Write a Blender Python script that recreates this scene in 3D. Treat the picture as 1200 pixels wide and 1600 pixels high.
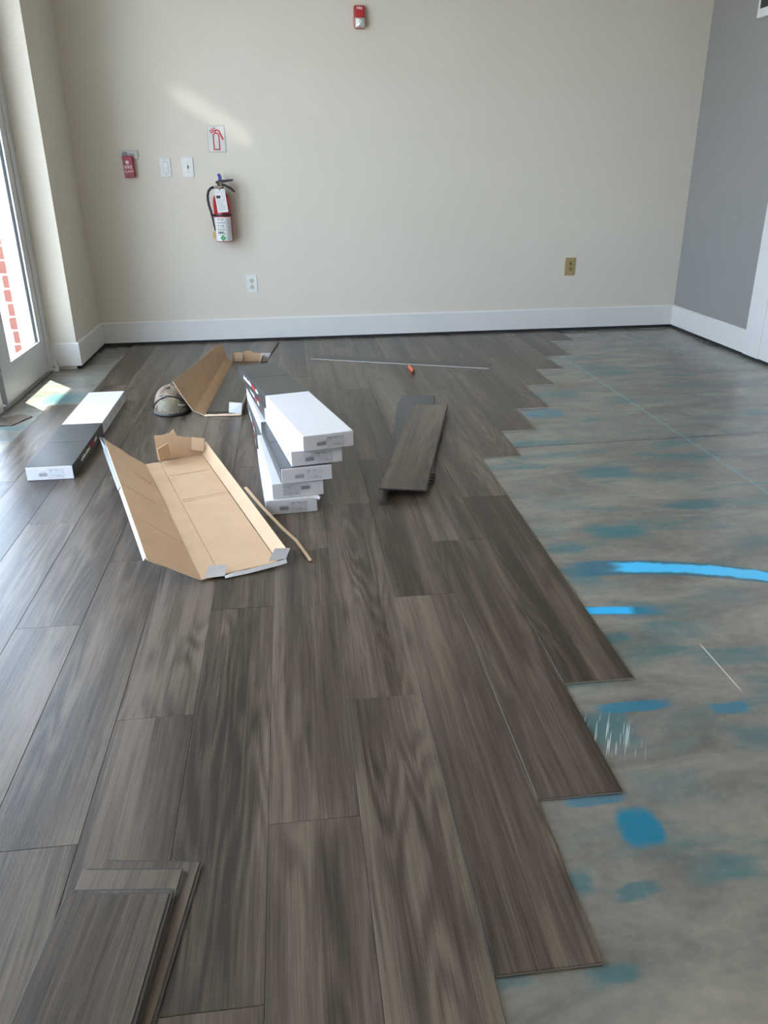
import bpy, bmesh, math, random
from mathutils import Vector, Matrix, Quaternion
random.seed(7)
R = math.radians
for o in list(bpy.data.objects): bpy.data.objects.remove(o, do_unlink=True)
scene = bpy.context.scene
COL = scene.collection

# ------------------------------------------------------------------ camera
CAM_H = 1.1782
pitch, yaw, roll, FPX = R(23.529), R(-6.4428), R(-0.7163), 1228.6
fwd = Vector((-math.sin(yaw)*math.cos(pitch), math.cos(yaw)*math.cos(pitch), -math.sin(pitch)))
rgt = Vector((math.cos(yaw), math.sin(yaw), 0)); upv = rgt.cross(fwd)
r2 = math.cos(roll)*rgt + math.sin(roll)*upv; u2 = -math.sin(roll)*rgt + math.cos(roll)*upv
cd = bpy.data.cameras.new('camera'); cam = bpy.data.objects.new('camera', cd); COL.objects.link(cam)
M = Matrix((r2, u2, -fwd)).transposed().to_4x4(); M.translation = (0, 0, CAM_H); cam.matrix_world = M
cd.sensor_fit = 'VERTICAL'; cd.sensor_height = 36; cd.lens = FPX/1600*36; cd.clip_start = .02; cd.clip_end = 200
scene.camera = cam

# ------------------------------------------------------------------ sky, sun, exposure
w = bpy.data.worlds.new('sky'); scene.world = w; w.use_nodes = True
nt = w.node_tree; nt.nodes.clear()
wo = nt.nodes.new('ShaderNodeOutputWorld'); bg = nt.nodes.new('ShaderNodeBackground')
bg.inputs['Color'].default_value = (.66, .785, 1.0, 1); bg.inputs['Strength'].default_value = 7.5
nt.links.new(bg.outputs[0], wo.inputs[0])
sd = bpy.data.lights.new('sun', 'SUN'); sd.energy = 24; sd.angle = R(.6); sd.color = (1, .95, .86)
so = bpy.data.objects.new('sun', sd); COL.objects.link(so)
so.rotation_euler = Vector((.2506, -.320, -.9135)).to_track_quat('-Z', 'Y').to_euler(); so.location = (-4, 8, 8)
# added lamp outside, standing in for bounced sunlight on the back wall: a narrow parallel beam through the door glass
gd = bpy.data.lights.new('added_glint_lamp', 'AREA'); gd.shape = 'RECTANGLE'; gd.size = .74; gd.size_y = .055; gd.energy = .055; gd.spread = R(2.0); gd.color = (1, .97, .9)
go = bpy.data.objects.new('added_glint_lamp', gd); COL.objects.link(go)
gz = -Vector((.6896, .7240, .0200)).normalized(); gx = Vector((.40, -.368, -.47)); gx = (gx-gx.dot(gz)*gz).normalized(); gy = gz.cross(gx)
gm = Matrix((gx, gy, gz)).transposed().to_4x4(); gm.translation = (-3.54, 2.70, 1.35); go.matrix_world = gm
vs = scene.view_settings; vs.view_transform = 'Standard'; vs.look = 'None'; vs.gamma = 1; vs.use_curve_mapping = False
vs.exposure = .68

# ------------------------------------------------------------------ helpers
def N(t, typ, **kw):
    n = t.nodes.new(typ)
    for k, v in kw.items():
        if hasattr(n, k): setattr(n, k, v)
        else: n.inputs[k.replace('_', ' ')].default_value = v
    return n
def newmat(name):
    m = bpy.data.materials.new(name); m.use_nodes = True
    t = m.node_tree; b = t.nodes['Principled BSDF']
    return m, t, b
def pm(name, col, rough=.5, var=.05, scale=18, bump=0, metal=0, spec=.5, coat=0):
    """plain surface with slight procedural mottling"""
    m, t, b = newmat(name)
    tc = N(t, 'ShaderNodeTexCoord'); nz = N(t, 'ShaderNodeTexNoise', Scale=scale, Detail=4)
    t.links.new(tc.outputs['Object'], nz.inputs['Vector'])
    cr = N(t, 'ShaderNodeValToRGB')
    cr.color_ramp.elements[0].color = tuple(c*(1-var) for c in col)+(1,); cr.color_ramp.elements[0].position = .3
    cr.color_ramp.elements[1].color = tuple(min(1, c*(1+var)) for c in col)+(1,); cr.color_ramp.elements[1].position = .7
    t.links.new(nz.outputs['Fac'], cr.inputs['Fac']); t.links.new(cr.outputs[0], b.inputs['Base Color'])
    b.inputs['Roughness'].default_value = rough; b.inputs['Metallic'].default_value = metal
    b.inputs['Specular IOR Level'].default_value = spec; b.inputs['Coat Weight'].default_value = coat
    if bump:
        bp = N(t, 'ShaderNodeBump', Strength=bump, Distance=.002)
        t.links.new(nz.outputs['Fac'], bp.inputs['Height']); t.links.new(bp.outputs[0], b.inputs['Normal'])
    return m
def math_n(t, op, a, b=None, c=None, clamp=False):
    n = t.nodes.new('ShaderNodeMath'); n.operation = op; n.use_clamp = clamp
    for i, v in enumerate((a, b, c)):
        if v is None: continue
        if isinstance(v, (int, float)): n.inputs[i].default_value = v
        else: t.links.new(v, n.inputs[i])
    return n.outputs[0]
def mixc(t, fac, a, b, mode='MIX'):
    n = t.nodes.new('ShaderNodeMix'); n.data_type = 'RGBA'; n.blend_type = mode
    for i, v in ((0, fac), (6, a), (7, b)):
        if isinstance(v, (int, float)): n.inputs[i].default_value = v
        elif isinstance(v, tuple): n.inputs[i].default_value = v if len(v) == 4 else v+(1,)
        else: t.links.new(v, n.inputs[i])
    return n.outputs[2]

def obj(name, me, mats, parent=None, loc=None, rot=None):
    o = bpy.data.objects.new(name, me); COL.objects.link(o)
    if me is not None and mats is not None:
        if not isinstance(mats, (list, tuple)): mats = [mats]
        if not len(me.materials):
            for m in mats: me.materials.append(m)
    if parent: o.parent = parent
    if loc: o.location = loc
    if rot: o.rotation_euler = rot
    return o
def tag(o, label, cat, group=None):
    o['label'] = label; o['category'] = cat
    if group: o['group'] = group
    return o
def thing(name, label, cat, loc=(0, 0, 0), rz=0, group=None):
    o = bpy.data.objects.new(name, None); COL.objects.link(o); o.location = loc; o.rotation_euler = (0, 0, rz)
    o.empty_display_size = .05
    return tag(o, label, cat, group)
def struct(o, label=None):
    o['kind'] = 'structure'
    if label: o['label'] = label
    return o
def mesh(name, V, Fc, mi=None, smooth=False):
    me = bpy.data.meshes.new(name); me.from_pydata([tuple(v) for v in V], [], Fc); me.update()
    if mi:
        for p, k in zip(me.polygons, mi): p.material_index = k
    if smooth:
        for p in me.polygons: p.use_smooth = True
    return me
class MB:
    """collects simple shapes of one part"""
    def __init__(s): s.V = []; s.F = []; s.mi = []; s.sm = []
    def add(s, V, Fc, mi=0, smooth=False):
        n = len(s.V); s.V += [tuple(v) for v in V]; s.F += [tuple(i+n for i in f) for f in Fc]
        s.mi += [mi]*len(Fc); s.sm += [smooth]*len(Fc); return s
    def box(s, a, b, mi=0, bev=0):
        x0, y0, z0 = a; x1, y1, z1 = b
        if not bev:
            V = [(x, y, z) for x in (x0, x1) for y in (y0, y1) for z in (z0, z1)]
            return s.add(V, [(0, 1, 3, 2), (4, 6, 7, 5), (0, 4, 5, 1), (2, 3, 7, 6), (0, 2, 6, 4), (1, 5, 7, 3)], mi)
        bm = bmesh.new(); bmesh.ops.create_cube(bm, size=1)
        for v in bm.verts: v.co = Vector(((x0+x1)/2+v.co.x*(x1-x0), (y0+y1)/2+v.co.y*(y1-y0), (z0+z1)/2+v.co.z*(z1-z0)))
        bmesh.ops.bevel(bm, geom=bm.edges[:], offset=bev, segments=2, profile=.5, affect='EDGES')
        bm.verts.ensure_lookup_table(); V = [v.co[:] for v in bm.verts]; Fc = [[v.index for v in f.verts] for f in bm.faces]; bm.free()
        return s.add(V, Fc, mi)
    def prism(s, poly, y0, y1, mi=0, axis='y'):
        """polygon of (x,z) extruded in y, or of (x,y) extruded in z"""
        n = len(poly)
        f = (lambda p, d: (p[0], d, p[1])) if axis == 'y' else (lambda p, d: (p[0], p[1], d))
        V = [f(p, y0) for p in poly]+[f(p, y1) for p in poly]
        Fc = [tuple(range(n)), tuple(range(2*n-1, n-1, -1))]+[(i, i+n, (i+1) % n+n, (i+1) % n) for i in range(n)]
        return s.add(V, Fc, mi)
    def lathe(s, prof, c=(0, 0, 0), seg=28, mi=0, axis='z', a0=0, a1=2*math.pi):
        full = abs(a1-a0-2*math.pi) < 1e-6; ns = seg if full else seg+1
        V = []
        for r, h in prof:
            for k in range(ns):
                a = a0+(a1-a0)*k/seg
                p = (r*math.cos(a), r*math.sin(a), h) if axis == 'z' else (r*math.cos(a), h, r*math.sin(a)) if axis == 'y' else (h, r*math.cos(a), r*math.sin(a))
                V.append((c[0]+p[0], c[1]+p[1], c[2]+p[2]))
        Fc = []
        for i in range(len(prof)-1):
            for k in range(seg):
                k2 = (k+1) % ns
                Fc.append((i*ns+k, i*ns+k2, (i+1)*ns+k2, (i+1)*ns+k))
        return s.add(V, Fc, mi, True)
    def tube(s, pts, r, seg=10, mi=0, cap=True):
        pts = [Vector(p) for p in pts]; rr = r if isinstance(r, (list, tuple)) else [r]*len(pts)
        V = []; prev = None
        for i, p in enumerate(pts):
            d = (pts[min(i+1, len(pts)-1)]-pts[max(i-1, 0)]).normalized()
            if prev is None: u = d.orthogonal().normalized()
            else: u = (prev-prev.dot(d)*d).normalized()
            prev = u; v = d.cross(u)
            for k in range(seg):
                a = 2*math.pi*k/seg; V.append(p+rr[i]*(math.cos(a)*u+math.sin(a)*v))
        Fc = [(i*seg+k, i*seg+(k+1) % seg, (i+1)*seg+(k+1) % seg, (i+1)*seg+k) for i in range(len(pts)-1) for k in range(seg)]
        if cap: Fc += [tuple(range(seg-1, -1, -1)), tuple(range((len(pts)-1)*seg, len(pts)*seg))]
        return s.add(V, Fc, mi, True)
    def build(s, name, mats, parent=None, loc=None, rot=None, fix=True):
        me = mesh(name, s.V, s.F, s.mi)
        for p, k in zip(me.polygons, s.sm): p.use_smooth = k
        if fix:
            bm = bmesh.new(); bm.from_mesh(me); bmesh.ops.recalc_face_normals(bm, faces=bm.faces[:]); bm.to_mesh(me); bm.free()
        return obj(name, me, mats, parent, loc, rot)
def sheet(name, rows, th, mats, parent=None, loc=None, rot=None):
    """bent board: rows of points on its inner face, thickness th behind; mats = inner, outer, edge"""
    nr, nc = len(rows), len(rows[0]); P = [Vector(p) for r in rows for p in r]
    nrm = [Vector((0, 0, 0)) for _ in P]; Fc = []
    for i in range(nr-1):
        for j in range(nc-1):
            q = (i*nc+j, i*nc+j+1, (i+1)*nc+j+1, (i+1)*nc+j); Fc.append(q)
            n = (P[q[2]]-P[q[0]]).cross(P[q[3]]-P[q[1]])
            for k in q: nrm[k] += n
    V = P+[p-n.normalized()*th for p, n in zip(P, nrm)]; n0 = len(P)
    mi = [0]*len(Fc)+[1]*len(Fc); Fc2 = Fc+[tuple(k+n0 for k in reversed(q)) for q in Fc]
    ring = list(range(nc))+[i*nc+nc-1 for i in range(1, nr)]+[(nr-1)*nc+j for j in range(nc-2, -1, -1)]+[i*nc for i in range(nr-2, 0, -1)]
    for a, b in zip(ring, ring[1:]+ring[:1]): Fc2.append((b, a, a+n0, b+n0)); mi.append(2)
    return obj(name, mesh(name, V, Fc2, mi), mats, parent, loc, rot)
def lettering(name, txt, size, mat, parent, loc, rot=(R(90), 0, 0), ext=.0004, sx=1, align='CENTER'):
    c = bpy.data.curves.new(name, 'FONT'); c.body = txt; c.size = size; c.extrude = ext; c.align_x = align; c.align_y = 'CENTER'; c.resolution_u = 2
    t = bpy.data.objects.new('tmp', c); COL.objects.link(t)
    me = bpy.data.meshes.new_from_object(t.evaluated_get(bpy.context.evaluated_depsgraph_get())); me.name = name
    bpy.data.objects.remove(t, do_unlink=True)
    for v in me.vertices: v.co.x *= sx
    me.materials.clear()
    return obj(name, me, mat, parent, loc, rot)

# ------------------------------------------------------------------ materials
def wood_mat(name, dark, mid, light, rough=.30):
    m, t, b = newmat(name)
    tc = N(t, 'ShaderNodeTexCoord'); oi = N(t, 'ShaderNodeObjectInfo')
    mul = N(t, 'ShaderNodeVectorMath', operation='SCALE'); mul.inputs[0].default_value = (31.7, 57.3, 11.1)
    t.links.new(oi.outputs['Random'], mul.inputs['Scale'])
    add = N(t, 'ShaderNodeVectorMath', operation='ADD')
    t.links.new(tc.outputs['Object'], add.inputs[0]); t.links.new(mul.outputs[0], add.inputs[1])
    def noise(sc, detail, rough_=.55, dist=0):
        mp = N(t, 'ShaderNodeMapping'); mp.inputs['Scale'].default_value = sc
        t.links.new(add.outputs[0], mp.inputs['Vector'])
        n = N(t, 'ShaderNodeTexNoise', Scale=1.0, Detail=detail, Roughness=rough_, Distortion=dist)
        t.links.new(mp.outputs[0], n.inputs['Vector']); return n.outputs['Fac']
    broad = noise((11, .55, 1), 3, .55, .2)          # wide tonal streaks along the board
    fine = noise((300, 6, 1), 3, .7)                 # pores
    med = noise((85, 1.6, 1), 4, .65, .1)            # growth streaks
    warp = noise((7, .75, 1), 2, .5); msk = noise((5, 1.0, 1), 1, .5)
    # cathedral figure: nested arches, only in parts of a board
    sep = N(t, 'ShaderNodeSeparateXYZ'); t.links.new(add.outputs[0], sep.inputs[0])
    ph = math_n(t, 'ADD', math_n(t, 'MULTIPLY', sep.outputs[0], 25), math_n(t, 'MULTIPLY', warp, 95))
    ring = math_n(t, 'SINE', math_n(t, 'MULTIPLY_ADD', med, 2.5, ph))
    mk_ = N(t, 'ShaderNodeMapRange', interpolation_type='SMOOTHSTEP'); mk_.inputs[1].default_value = .45; mk_.inputs[2].default_value = .62; t.links.new(msk, mk_.inputs[0])
    ring = math_n(t, 'MULTIPLY', ring, math_n(t, 'MULTIPLY_ADD', mk_.outputs[0], .10, .012))
    f = math_n(t, 'ADD', math_n(t, 'MULTIPLY_ADD', broad, 1.25, -.625), math_n(t, 'MULTIPLY_ADD', med, .55, -.275))
    f = math_n(t, 'ADD', f, math_n(t, 'MULTIPLY_ADD', fine, .6, -.30))
    f = math_n(t, 'ADD', math_n(t, 'ADD', f, ring), .5)
    f = math_n(t, 'ADD', f, math_n(t, 'MULTIPLY_ADD', oi.outputs['Random'], .12, -.06))
    cr = N(t, 'ShaderNodeValToRGB'); e = cr.color_ramp.elements
    e[0].position = .26; e[0].color = dark+(1,); e[1].position = .74; e[1].color = light+(1,)
    x = e.new(.48); x.color = mid+(1,)
    t.links.new(f, cr.inputs['Fac'])
    # sparse knots
    mpk = N(t, 'ShaderNodeMapping'); mpk.inputs['Scale'].default_value = (7, 1.6, 1); t.links.new(add.outputs[0], mpk.inputs['Vector'])
    vo = N(t, 'ShaderNodeTexVoronoi', Scale=1.0); vo.voronoi_dimensions = '2D'; t.links.new(mpk.outputs[0], vo.inputs['Vector'])
    kn = math_n(t, 'MULTIPLY', math_n(t, 'SMOOTH_MAX', math_n(t, 'MULTIPLY_ADD', vo.outputs['Distance'], -9, 1.15), 0.0, .1), .55, clamp=True)
    col = mixc(t, kn, cr.outputs[0], dark)
    t.links.new(col, b.inputs['Base Color'])
    t.links.new(math_n(t, 'MULTIPLY_ADD', fine, .05, .285), b.inputs['Roughness'])
    b.inputs['Specular IOR Level'].default_value = .5
    bp = N(t, 'ShaderNodeBump', Strength=.22, Distance=.0012)
    t.links.new(math_n(t, 'ADD', fine, math_n(t, 'MULTIPLY', med, .6)), bp.inputs['Height']); t.links.new(bp.outputs[0], b.inputs['Normal'])
    return m
WOOD = wood_mat('wood_look_vinyl', (.029, .0195, .0135), (.073, .0525, .0385), (.146, .113, .086))
WOOD2 = wood_mat('wood_look_vinyl_darker', (.014, .011, .009), (.030, .024, .019), (.06, .048, .039))
CORE = pm('plank_core', (.46, .45, .43), .6)
BACK = pm('plank_backing', (.10, .10, .102), .55)
EDGE = pm('plank_dark_edge', (.05, .045, .04), .6)

SMEARS = [(1.105,2.416,.107,.062,'T',.75),(.885,2.317,.06,.043,'T',.5),(1.962,4.751,.151,.149,'T',.5),(1.29,3.872,.112,.08,'B',.55),(1.466,4.219,.16,.067,'T',.55),
 (1.296,2.993,.12,.074,'T',.7),(1.496,2.599,.095,.041,'T',.6),(1.735,3.132,.167,.048,'T',.35),(1.534,2.896,.13,.049,'T',.35),(.828,1.75,.052,.028,'T',.55),
 (.76,1.46,.09,.021,'B',.75),(.986,1.425,.051,.021,'B',.65),(.668,1.387,.065,.069,'T',.55),(.62,1.099,.042,.05,'B',.95),(.56,1.181,.067,.015,'B',.6),
 (.458,.989,.021,.027,'T',.6),(.549,.961,.045,.018,'T',.65),(.451,.811,.049,.019,'T',.65),(.284,.824,.025,.015,'T',.45),(.738,.976,.069,.027,'T',.45),
 (.988,1.322,.064,.049,'T',.45),(1.112,1.628,.116,.039,'T',.45),(1.02,1.767,.105,.044,'T',.3),(1.144,3.403,.177,.046,'T',.6),(.994,1.875,.128,.041,'T',.35),
 (1.54,2.274,.086,.047,'T',.35),(1.924,4.036,.172,.062,'T',.25),(2.122,3.636,.158,.063,'T',.2),(1.895,5.1,.126,.075,'T',.35),(2.528,5.305,.175,.082,'T',.3),
 (.99,2.666,.096,.048,'T',.25),(1.242,1.935,.094,.036,'T',.25),(.73,1.194,.079,.053,'T',.25),(-1.326,4.599,.111,.117,'T',.7),(.867,2.111,.06,.057,'T',.6)]
def concrete_mat():
    m, t, b = newmat('stained_concrete')
    tc = N(t, 'ShaderNodeTexCoord'); P = tc.outputs['Object']
    def noise(sc, detail=5, rough_=.6, dist=0, s=1.0):
        mp = N(t, 'ShaderNodeMapping'); mp.inputs['Scale'].default_value = sc; t.links.new(P, mp.inputs['Vector'])
        n = N(t, 'ShaderNodeTexNoise', Scale=s, Detail=detail, Roughness=rough_, Distortion=dist); t.links.new(mp.outputs[0], n.inputs['Vector']); return n
    big = noise((2.2, 4.5, 1), 6, .62, .8); fine = noise((28, 40, 1), 6, .7); teal = noise((2.6, 8.5, 1), 4, .55, .6); wob = noise((11, 17, 1), 4, .6)
    cr = N(t, 'ShaderNodeValToRGB'); e = cr.color_ramp.elements
    e[0].position = .24; e[0].color = (.105, .104, .094, 1); e[1].position = .80; e[1].color = (.315, .29, .24, 1)
    x = e.new(.5); x.color = (.193, .186, .163, 1)
    t.links.new(math_n(t, 'MULTIPLY_ADD', fine.outputs['Fac'], .32, math_n(t, 'MULTIPLY_ADD', big.outputs['Fac'], 1.0, -.16)), cr.inputs['Fac'])
    col = cr.outputs[0]
    tm = N(t, 'ShaderNodeMapRange', interpolation_type='SMOOTHSTEP'); tm.inputs[1].default_value = .50; tm.inputs[2].default_value = .72; tm.inputs[4].default_value = .72
    t.links.new(teal.outputs['Fac'], tm.inputs[0])
    col = mixc(t, tm.outputs[0], col, (.055, .145, .15))
    # dye smears, each with its own place and size on the slab
    wv = N(t, 'ShaderNodeVectorMath', operation='MULTIPLY_ADD'); t.links.new(wob.outputs['Color'], wv.inputs[0])
    wv.inputs[1].default_value = (.10, .07, 0); wv.inputs[2].default_value = (-.05, -.035, 0)
    pw = N(t, 'ShaderNodeVectorMath', operation='ADD'); t.links.new(P, pw.inputs[0]); t.links.new(wv.outputs[0], pw.inputs[1])
    wv2 = N(t, 'ShaderNodeVectorMath', operation='SCALE', Scale=.35); t.links.new(wv.outputs[0], wv2.inputs[0])
    pw2 = N(t, 'ShaderNodeVectorMath', operation='ADD'); t.links.new(P, pw2.inputs[0]); t.links.new(wv2.outputs[0], pw2.inputs[1])
    accs = {'T': None, 'B': None}
    for cx, cy, hx, hy, k, st in SMEARS:
        mp = N(t, 'ShaderNodeMapping'); mp.inputs['Location'].default_value = (-cx/hx, -cy/hy, 0); mp.inputs['Scale'].default_value = (1/hx, 1/hy, 0)
        t.links.new((pw2 if k == 'B' else pw).outputs[0], mp.inputs['Vector'])
        sq = N(t, 'ShaderNodeVectorMath', operation='MULTIPLY'); t.links.new(mp.outputs[0], sq.inputs[0]); t.links.new(mp.outputs[0], sq.inputs[1])
        ln = N(t, 'ShaderNodeVectorMath', operation='LENGTH'); t.links.new(sq.outputs[0], ln.inputs[0])
        mr = N(t, 'ShaderNodeMapRange', interpolation_type='SMOOTHSTEP'); mr.inputs[1].default_value = 1.2 if k == 'B' else 1.35; mr.inputs[2].default_value = .7 if k == 'B' else .45; mr.inputs[3].default_value = 0; mr.inputs[4].default_value = st
        t.links.new(math_n(t, 'POWER', ln.outputs['Value'], .5), mr.inputs[0])
        accs[k] = mr.outputs[0] if accs[k] is None else math_n(t, 'MAXIMUM', accs[k], mr.outputs[0])
    brk = math_n(t, 'MULTIPLY_ADD', fine.outputs['Fac'], 1.0, .5, clamp=True)
    col = mixc(t, math_n(t, 'MULTIPLY', accs['T'], brk), col, (.022, .135, .165))
    col = mixc(t, math_n(t, 'MULTIPLY', accs['B'], brk), col, (.0, .165, .27))
    sx = N(t, 'ShaderNodeSeparateXYZ'); t.links.new(P, sx.inputs[0]); X, Y = sx.outputs[0], sx.outputs[1]
    wb = math_n(t, 'MULTIPLY_ADD', wob.outputs['Fac'], .05, -.025)
    def band(v, lo, hi, soft):
        a = N(t, 'ShaderNodeMapRange', interpolation_type='SMOOTHSTEP'); a.inputs[1].default_value = lo-soft; a.inputs[2].default_value = lo+soft; t.links.new(v, a.inputs[0])
        c = N(t, 'ShaderNodeMapRange', interpolation_type='SMOOTHSTEP'); c.inputs[1].default_value = hi+soft; c.inputs[2].default_value = hi-soft; t.links.new(v, c.inputs[0])
        return math_n(t, 'MULTIPLY', a.outputs[0], c.outputs[0])
    # long bright blue stripe and its dark border
    dx = math_n(t, 'SUBTRACT', X, .9); v1 = math_n(t, 'ADD', Y, math_n(t, 'MULTIPLY', math_n(t, 'MULTIPLY', dx, dx), .45))
    col = mixc(t, math_n(t, 'MULTIPLY', math_n(t, 'MULTIPLY', band(v1, 2.105, 2.205, .008), band(X, .86, 3, .05)), .85), col, (.02, .13, .20))
    core = math_n(t, 'MULTIPLY', band(math_n(t, 'ADD', v1, wb), 2.125, 2.190, .008), band(math_n(t, 'MULTIPLY_ADD', wb, 4, X), 1.0, 3, .05))
    col = mixc(t, core, col, (.06, .53, .93))
    # short stripe
    v2 = math_n(t, 'MULTIPLY_ADD', X, .12, Y)
    col = mixc(t, math_n(t, 'MULTIPLY', band(v2, 1.978, 2.022, .008), band(X, .6, 1.0, .05)), col, (.02, .17, .27))
    col = mixc(t, math_n(t, 'MULTIPLY', band(math_n(t, 'MULTIPLY_ADD', wb, .3, v2), 1.982, 2.02, .005), band(math_n(t, 'ADD', X, wb), .6, .935, .015)), col, (.03, .44, .85))
    # sawn control joint, snapped chalk line, scratch
    col = mixc(t, math_n(t, 'MULTIPLY', band(math_n(t, 'MULTIPLY_ADD', X, -.03, Y), 3.325, 3.333, .002), band(X, -2, 4, .01)), col, (.03, .035, .035))
    chalk = math_n(t, 'MULTIPLY', band(math_n(t, 'MULTIPLY_ADD', wb, .25, X), 1.820, 1.832, .004), math_n(t, 'MULTIPLY_ADD', fine.outputs['Fac'], 1.0, .2, clamp=True))
    col = mixc(t, math_n(t, 'MULTIPLY', chalk, .55), col, (.16, .38, .45))
    col = mixc(t, math_n(t, 'MULTIPLY', band(X, 1.0445, 1.0475, .001), band(Y, 1.49, 1.69, .02)), col, (.6, .58, .52))
    # raked white scratches
    cmb = N(t, 'ShaderNodeCombineXYZ'); t.links.new(math_n(t, 'MULTIPLY', math_n(t, 'MULTIPLY_ADD', Y, -.487, X), 170), cmb.inputs[0]); t.links.new(math_n(t, 'MULTIPLY', Y, 7), cmb.inputs[1])
    rk2 = N(t, 'ShaderNodeTexNoise', Scale=1.0, Detail=2); t.links.new(cmb.outputs[0], rk2.inputs['Vector'])
    rks = math_n(t, 'MULTIPLY', band(rk2.outputs['Fac'], .60, 2, .03), math_n(t, 'MULTIPLY', band(X, .60, .72, .02), band(Y, 1.30, 1.43, .03)))
    col = mixc(t, math_n(t, 'MULTIPLY', rks, .7), col, (.55, .62, .62))
    # paint flecks
    vo = N(t, 'ShaderNodeTexVoronoi', Scale=9.0); t.links.new(P, vo.inputs['Vector'])
    fl = N(t, 'ShaderNodeMapRange'); fl.inputs[1].default_value = .035; fl.inputs[2].default_value = .022; t.links.new(vo.outputs['Distance'], fl.inputs[0])
    col = mixc(t, math_n(t, 'MULTIPLY', fl.outputs[0], math_n(t, 'GREATER_THAN', big.outputs['Fac'], .56)), col, (.75, .75, .72))
    t.links.new(col, b.inputs['Base Color'])
    rm = N(t, 'ShaderNodeMapRange', interpolation_type='SMOOTHSTEP'); rm.inputs[1].default_value = .25; rm.inputs[2].default_value = .75; rm.inputs[3].default_value = .19; rm.inputs[4].default_value = .262
    t.links.new(big.outputs['Fac'], rm.inputs[0]); t.links.new(rm.outputs[0], b.inputs['Roughness'])
    bp = N(t, 'ShaderNodeBump', Strength=.12, Distance=.002); t.links.new(fine.outputs['Fac'], bp.inputs['Height']); t.links.new(bp.outputs[0], b.inputs['Normal'])
    return m
CONC = concrete_mat()
CREAM = pm('cream_wall_paint', (.71, .65, .555), .55, .012, 3, .03)
GREY = pm('grey_wall_paint', (.295, .285, .275), .42, .015, 3, .03)
WHITE = pm('white_trim_paint', (.745, .725, .705), .35, .02, 5)
CEIL = pm('ceiling_tile', (.72, .71, .68), .8, .03, 40)
DARK = pm('dark_gap', (.02, .022, .024), .8)
ALU = pm('painted_aluminium', (.62, .62, .62), .38, .02, 8, 0, .25)
RUB = pm('black_rubber', (.018, .018, .02), .5)
WPL = pm('white_plastic', (.78, .78, .76), .3, .015)
GPL = pm('grey_plastic', (.33, .33, .31), .4)
RED = pm('red_enamel', (.42, .012, .02), .3, .05, 10, 0, 0, .5, .3)
REDP = pm('red_plastic', (.36, .025, .05), .38, .05)
INK = pm('black_ink', (.03, .03, .035), .6)
GINK = pm('grey_print', (.28, .28, .30), .6)
LINK = pm('pale_grey_print', (.52, .52, .55), .6)
BRIGHT = pm('white_lettering', (.85, .84, .82), .5)
PAPER = pm('white_paper', (.74, .74, .72), .6)
BRASS = pm('tan_metal_plate', (.42, .31, .14), .4, .05, 12, 0, .4)
STEEL = pm('steel', (.5, .5, .5), .3, .03, 10, 0, 1)
BOXW = pm('white_carton_print', (.66, .65, .665), .5, .015, 4)
BOXD = pm('charcoal_carton_print', (.045, .048, .048), .34, .15, 9)
KRAFT = pm('kraft_board', (.50, .335, .205), .75, .05, 9)
KRAFTE = pm('kraft_edge', (.62, .47, .32), .8, .08, 60)
RINK = pm('red_print', (.45, .03, .04), .5)
ORANGE = pm('orange_plastic', (.75, .14, .05), .4)
BLUEP = pm('blue_plastic', (.05, .07, .35), .4)
GREEN = pm('green_print', (.02, .30, .12), .5)
YEL = pm('yellow_paper', (.62, .42, .14), .6)
def glass_mat():
    m = bpy.data.materials.new('window_glass'); m.use_nodes = True; t = m.node_tree; t.nodes.clear()
    o = N(t, 'ShaderNodeOutputMaterial'); tr = N(t, 'ShaderNodeBsdfTransparent'); gl = N(t, 'ShaderNodeBsdfGlossy', Roughness=.02)
    tr.inputs[0].default_value = (.93, .96, .95, 1); lw = N(t, 'ShaderNodeLayerWeight'); mx = N(t, 'ShaderNodeMixShader')
    t.links.new(math_n(t, 'MULTIPLY_ADD', math_n(t, 'POWER', lw.outputs['Facing'], 5), .6, .035), mx.inputs[0]); t.links.new(tr.outputs[0], mx.inputs[1]); t.links.new(gl.outputs[0], mx.inputs[2]); t.links.new(mx.outputs[0], o.inputs[0])
    return m
GLASS = glass_mat()
m, t, b = newmat('clear_lens'); LENS = m
b.inputs['Base Color'].default_value = (.75, .77, .78, 1); b.inputs['Metallic'].default_value = .75
vo = N(t, 'ShaderNodeTexVoronoi', Scale=120.0); bp = N(t, 'ShaderNodeBump', Strength=.9, Distance=.004); tc = N(t, 'ShaderNodeTexCoord')
t.links.new(tc.outputs['Object'], vo.inputs['Vector']); t.links.new(vo.outputs['Distance'], bp.inputs['Height']); t.links.new(bp.outputs[0], b.inputs['Normal']); b.inputs['Roughness'].default_value = .2

# ------------------------------------------------------------------ the room
XL, XR, YB, YF, ZC = -1.60, 3.03, 6.085, -2.6, 3.05    # storefront plane, right wall, back wall, wall behind, ceiling
YP, XP = 5.355, -1.405                                 # pillar face and its inner corner
ZS = -.0065                                            # slab top; laid planks end at z = 0
floor = struct(MB().box((XL-.15, YF, -.25), (XR+.15, YB+.15, ZS)).build('floor', CONC), 'bare concrete slab stained with blue dye')
struct(MB().box((XP-.05, YB, -.25), (XR+.15, YB+.15, ZC)).build('wall_back', CREAM), 'cream painted back wall')
struct(MB().box((XR, YF, -.25), (XR+.15, YB, ZC)).build('wall_right', GREY), 'grey painted wall beside the concrete')
struct(MB().box((XL-.15, YF-.15, -.25), (XR+.15, YF, ZC)).build('wall_rear', CREAM))
struct(MB().box((XL-.15, YF, ZC), (XR+.15, YB+.15, ZC+.1)).build('ceiling', CEIL))
struct(MB().box((XL-.04, YP, -.25), (XP, YB+.15, ZC)).build('wall_left', CREAM), 'cream pillar return beside the glass door')
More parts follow.
